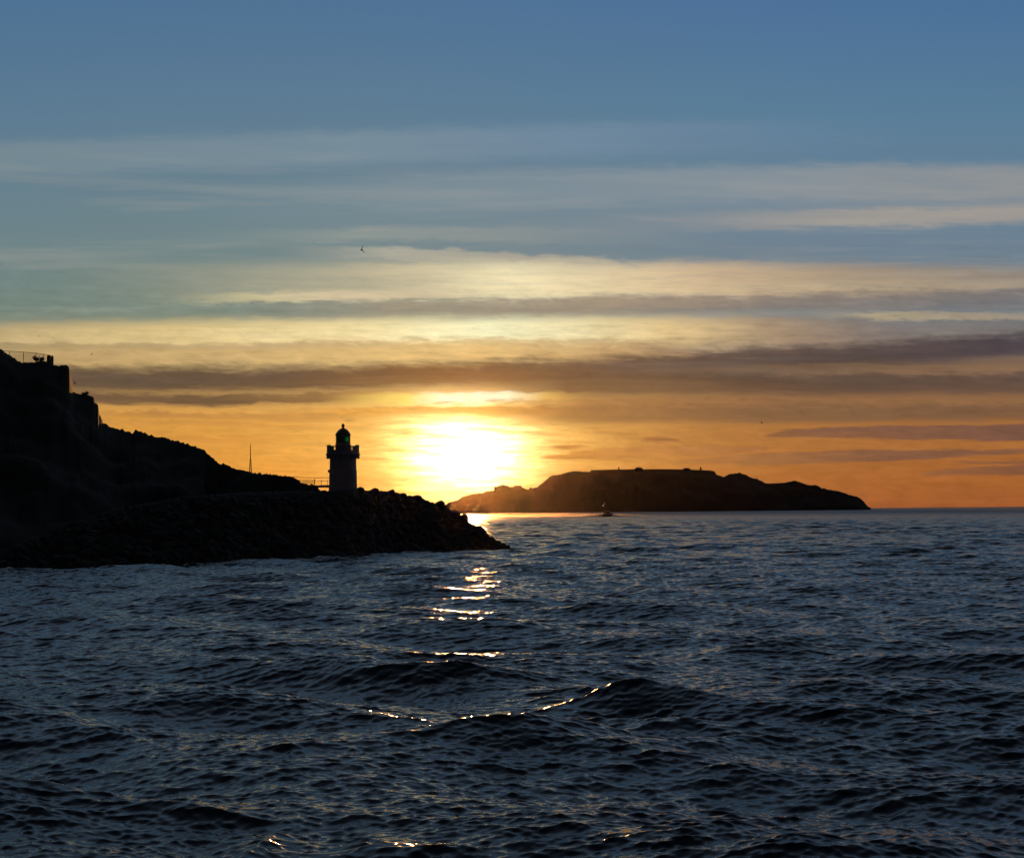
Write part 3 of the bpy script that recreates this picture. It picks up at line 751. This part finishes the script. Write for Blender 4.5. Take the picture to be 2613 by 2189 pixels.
# ------------------------------------------------------------------ boat
BDist = water_dist(1547, 1318)
bp = at(1547, 1318, BDist); sB = BDist / F
boat = empty('fishing_boat', (bp.x, bp.y, 0), math.radians(35)); boat.scale = (1.25, 1.35, 1.7); tag(boat, 'small dark fishing boat throwing spray below the far island', 'boat')
bm = bmesh.new(); secs = []
Lb, Wb = 13.0, 4.4
for i in range(11):
    t_ = i / 10; xx = -Lb / 2 + Lb * t_
    hw = Wb / 2 * (1 - max(0, (t_ - .45) / .55) ** 2.2) * (0.86 + .14 * min(1, t_ * 4)); hw = max(hw, .05)
    top = 1.5 + 1.5 * max(0, t_ - .4) ** 1.6 * 2.4
    secs.append([bm.verts.new((xx + (0.9 * (k == 0 or k == 4) * t_ * t_), sgn * hw * wf, z_)) for k, (sgn, wf, z_) in enumerate(((-1, 1, top), (-1, .82, .2), (0, 0, -.6), (1, .82, .2), (1, 1, top)))])
for p_, q_ in zip(secs, secs[1:]):
    for k in range(4): bm.faces.new((p_[k], p_[k + 1], q_[k + 1], q_[k]))
    bm.faces.new((p_[4], p_[0], q_[0], q_[4]))
bm.faces.new(secs[0]); bm.faces.new(secs[-1][::-1])
obj('hull', bm, M_hull, boat)
bm = bmesh.new(); box(bm, (.8, 0, 3.0), (4.2, 3.0, 2.8)); bmesh.ops.bevel(bm, geom=list(bm.edges), offset=.18, segments=2); cab = obj('cabin', bm, M_hull, boat)
bm = bmesh.new(); box(bm, (2.92, 0, 3.5), (.06, 2.4, .8)); box(bm, (.9, 1.53, 3.5), (2.8, .06, .7)); box(bm, (.9, -1.53, 3.5), (2.8, .06, .7)); obj('window', bm, M_cabin, cab)
bm = bmesh.new(); tube(bm, (-.6, 0, 4.4), (-.6, 0, 9.8), .12, .06); tube(bm, (-.6, -1.6, 7.2), (-.6, 1.6, 7.2), .06); obj('mast', bm, M_metal, boat)
for y_ in (-1.9, 1.9):
    bm = bmesh.new(); tube(bm, (-4.6, y_, 1.4), (-5.2, y_ * 1.05, 7.6), .09); obj('outrigger', bm, M_metal, boat)
bm = bmesh.new(); tube(bm, (-.6, 1.2, 8.3), (-.6, 2.0, 9.0), .55, .4); obj('radar', bm, M_cabin, boat)
bm = bmesh.new(); bmesh.ops.create_icosphere(bm, subdivisions=2, radius=.4); bmesh.ops.translate(bm, vec=(-3.4, 0, 7.2), verts=bm.verts); obj('deck_light', bm, M_deck, boat)
# spray thrown up either side
blk = []
rs = random.Random(4)
tet = np.array([(1, 1, 1), (-1, -1, 1), (-1, 1, -1), (1, -1, -1)], float)
TF = [[0, 1, 2], [0, 3, 1], [0, 2, 3], [1, 3, 2]]
for i in range(4200):
    side = rs.choice((-1, -1, 1))
    d_ = abs(rs.gauss(0, 9)) + 5 if side < 0 else abs(rs.gauss(0, 12)) + 6
    z_ = abs(rs.gauss(0, 1.0)) * math.exp(-d_ / 18)
    c_ = np.array([bp.x + side * d_, bp.y + rs.gauss(0, 5), z_ + .2])
    blk.append((tet * rs.uniform(.06, .24) + c_, TF))
spm = link('spray', merged_mesh('spray', blk), M_foam); tag(spm, 'white spray thrown up around the small fishing boat', 'spray', kind='stuff')

# ------------------------------------------------------------------ gulls
def gull(xp, yp, dist, span, flap, rz, bank, label):
    r0 = empty('gull', at(xp, yp, dist)); r0.rotation_euler = (0, bank, rz)
    tag(r0, label, 'bird', 'gulls in the evening sky')
    bm = bmesh.new(); secs = [(-.26, .012, 0), (-.18, .03, .005), (-.05, .062, 0), (.07, .06, 0), (.15, .036, .015), (.2, .034, .025), (.24, .02, .022), (.29, .006, .01)]
    rings = [[bm.verts.new((rr * math.cos(2 * PI * k / 10), yy, zz + rr * math.sin(2 * PI * k / 10))) for k in range(10)] for yy, rr, zz in secs]
    for a0, a1 in zip(rings, rings[1:]):
        for k in range(10): bm.faces.new((a0[k], a0[(k + 1) % 10], a1[(k + 1) % 10], a1[k]))
    bm.faces.new(rings[0][::-1]); bm.faces.new(rings[-1])
    bmesh.ops.scale(bm, vec=(span,) * 3, verts=bm.verts); obj('body', bm, M_bird, r0, True)
    for sg in (-1, 1):
        bm = bmesh.new(); st = []
        for k in range(7):
            t_ = k / 6; xx = sg * (.04 + .46 * t_) ; zz = flap * (.34 * math.sin(min(t_ * 1.8, 1.25) * 1.2) - .22 * max(0, t_ - .5)) ; ch = .13 * (1 - t_ ** 2.5) + .012; yy = .05 + .07 * math.sin(t_ * 2.4) - .12 * max(0, t_ - .5)
            st.append([bm.verts.new((xx, yy + ch / 2, zz)), bm.verts.new((xx, yy, zz + .014)), bm.verts.new((xx, yy - ch / 2, zz)), bm.verts.new((xx, yy, zz - .006))])
        for a0, a1 in zip(st, st[1:]):
            for k in range(4): bm.faces.new((a0[k], a0[(k + 1) % 4], a1[(k + 1) % 4], a1[k]))
        bm.faces.new(st[0]); bm.faces.new(st[-1][::-1])
        bmesh.ops.scale(bm, vec=(span,) * 3, verts=bm.verts); obj('wing', bm, M_bird, r0, True)
gull(923, 638, 165, 1.1, 1.2, .9, 1.15, 'black silhouetted gull alone in the blue sky high above the lighthouse')
gull(100, 858, 300, 1.2, .15, .5, .1, 'gliding gull highest above the cliff top railing')
gull(233, 904, 330, 1.3, .5, -.3, -.25, 'gull with raised wings in the pale band right of the terrace')
gull(191, 977, 240, 1.1, .5, 1.1, .9, 'small gull close beside the steep cliff edge')
gull(1088, 1257, 310, 1.0, .6, .4, .5, 'tiny gull against the sun glare above the breakwater')
gull(1944, 1079, 300, 1.0, .9, 1.0, .9, 'tiny dark gull far out over the right half of the island')
gull(4, 675, 330, 1.1, .4, .3, -.2, 'gull cut by the left edge of the picture')
gull(872, 1066, 380, .9, .5, .6, .7, 'faint gull just above the lighthouse finial')

# ------------------------------------------------------------------ haze
HZ = bpy.data.materials.new('haze_glare'); HZ.use_nodes = True
n_ = HZ.node_tree; n_.nodes.clear(); o_ = n_.nodes.new('ShaderNodeOutputMaterial'); pv = n_.nodes.new('ShaderNodeVolumePrincipled')
pv.inputs['Color'].default_value = (1, .82, .6, 1); pv.inputs['Density'].default_value = 0.85e-6; pv.inputs['Anisotropy'].default_value = .972  # strongly forward-scattering haze, added partly to imitate camera glare around the sun
n_.links.new(pv.outputs[0], o_.inputs['Volume'])
bm = bmesh.new(); box(bm, (0, 0, 70), (31000, 31000, 150)); hb = obj('haze', bm, HZ); tag(hb, 'thin sunlit sea haze over the water, partly standing in for camera glare around the sun', 'haze', kind='stuff')

MZ = HZ.copy(); MZ.name = 'spray_mist'
for q in MZ.node_tree.nodes:
    if q.type == 'PRINCIPLED_VOLUME': q.inputs['Density'].default_value = 3.0e-4; q.inputs['Anisotropy'].default_value = .94
bm = bmesh.new(); rr_ = bmesh.ops.create_icosphere(bm, subdivisions=5, radius=1)
for q in bm.verts:
    k_ = 1 + .35 * mnoise.noise(Vector((q.co.x * 9, q.co.y * 2, 0)))
    q.co = Vector((q.co.x * 122, q.co.y * 45, max(q.co.z, -.02) * 4.6 * k_ * (1 - .35 * q.co.x)))
mc = at(1375, 1300, 1480)
ms = obj('mist', bm, MZ, None, True); ms.location = (mc.x, mc.y, .45); tag(ms, 'low band of sunlit spray mist along the water under the left end of the island', 'mist', kind='stuff')

# ------------------------------------------------------------------ render settings
scn.render.engine = 'CYCLES'
scn.view_settings.view_transform = 'Standard'; scn.view_settings.look = 'None'
scn.view_settings.exposure = 0; scn.view_settings.gamma = 1
scn.cycles.volume_bounces = 1
scn.cycles.max_bounces = 4
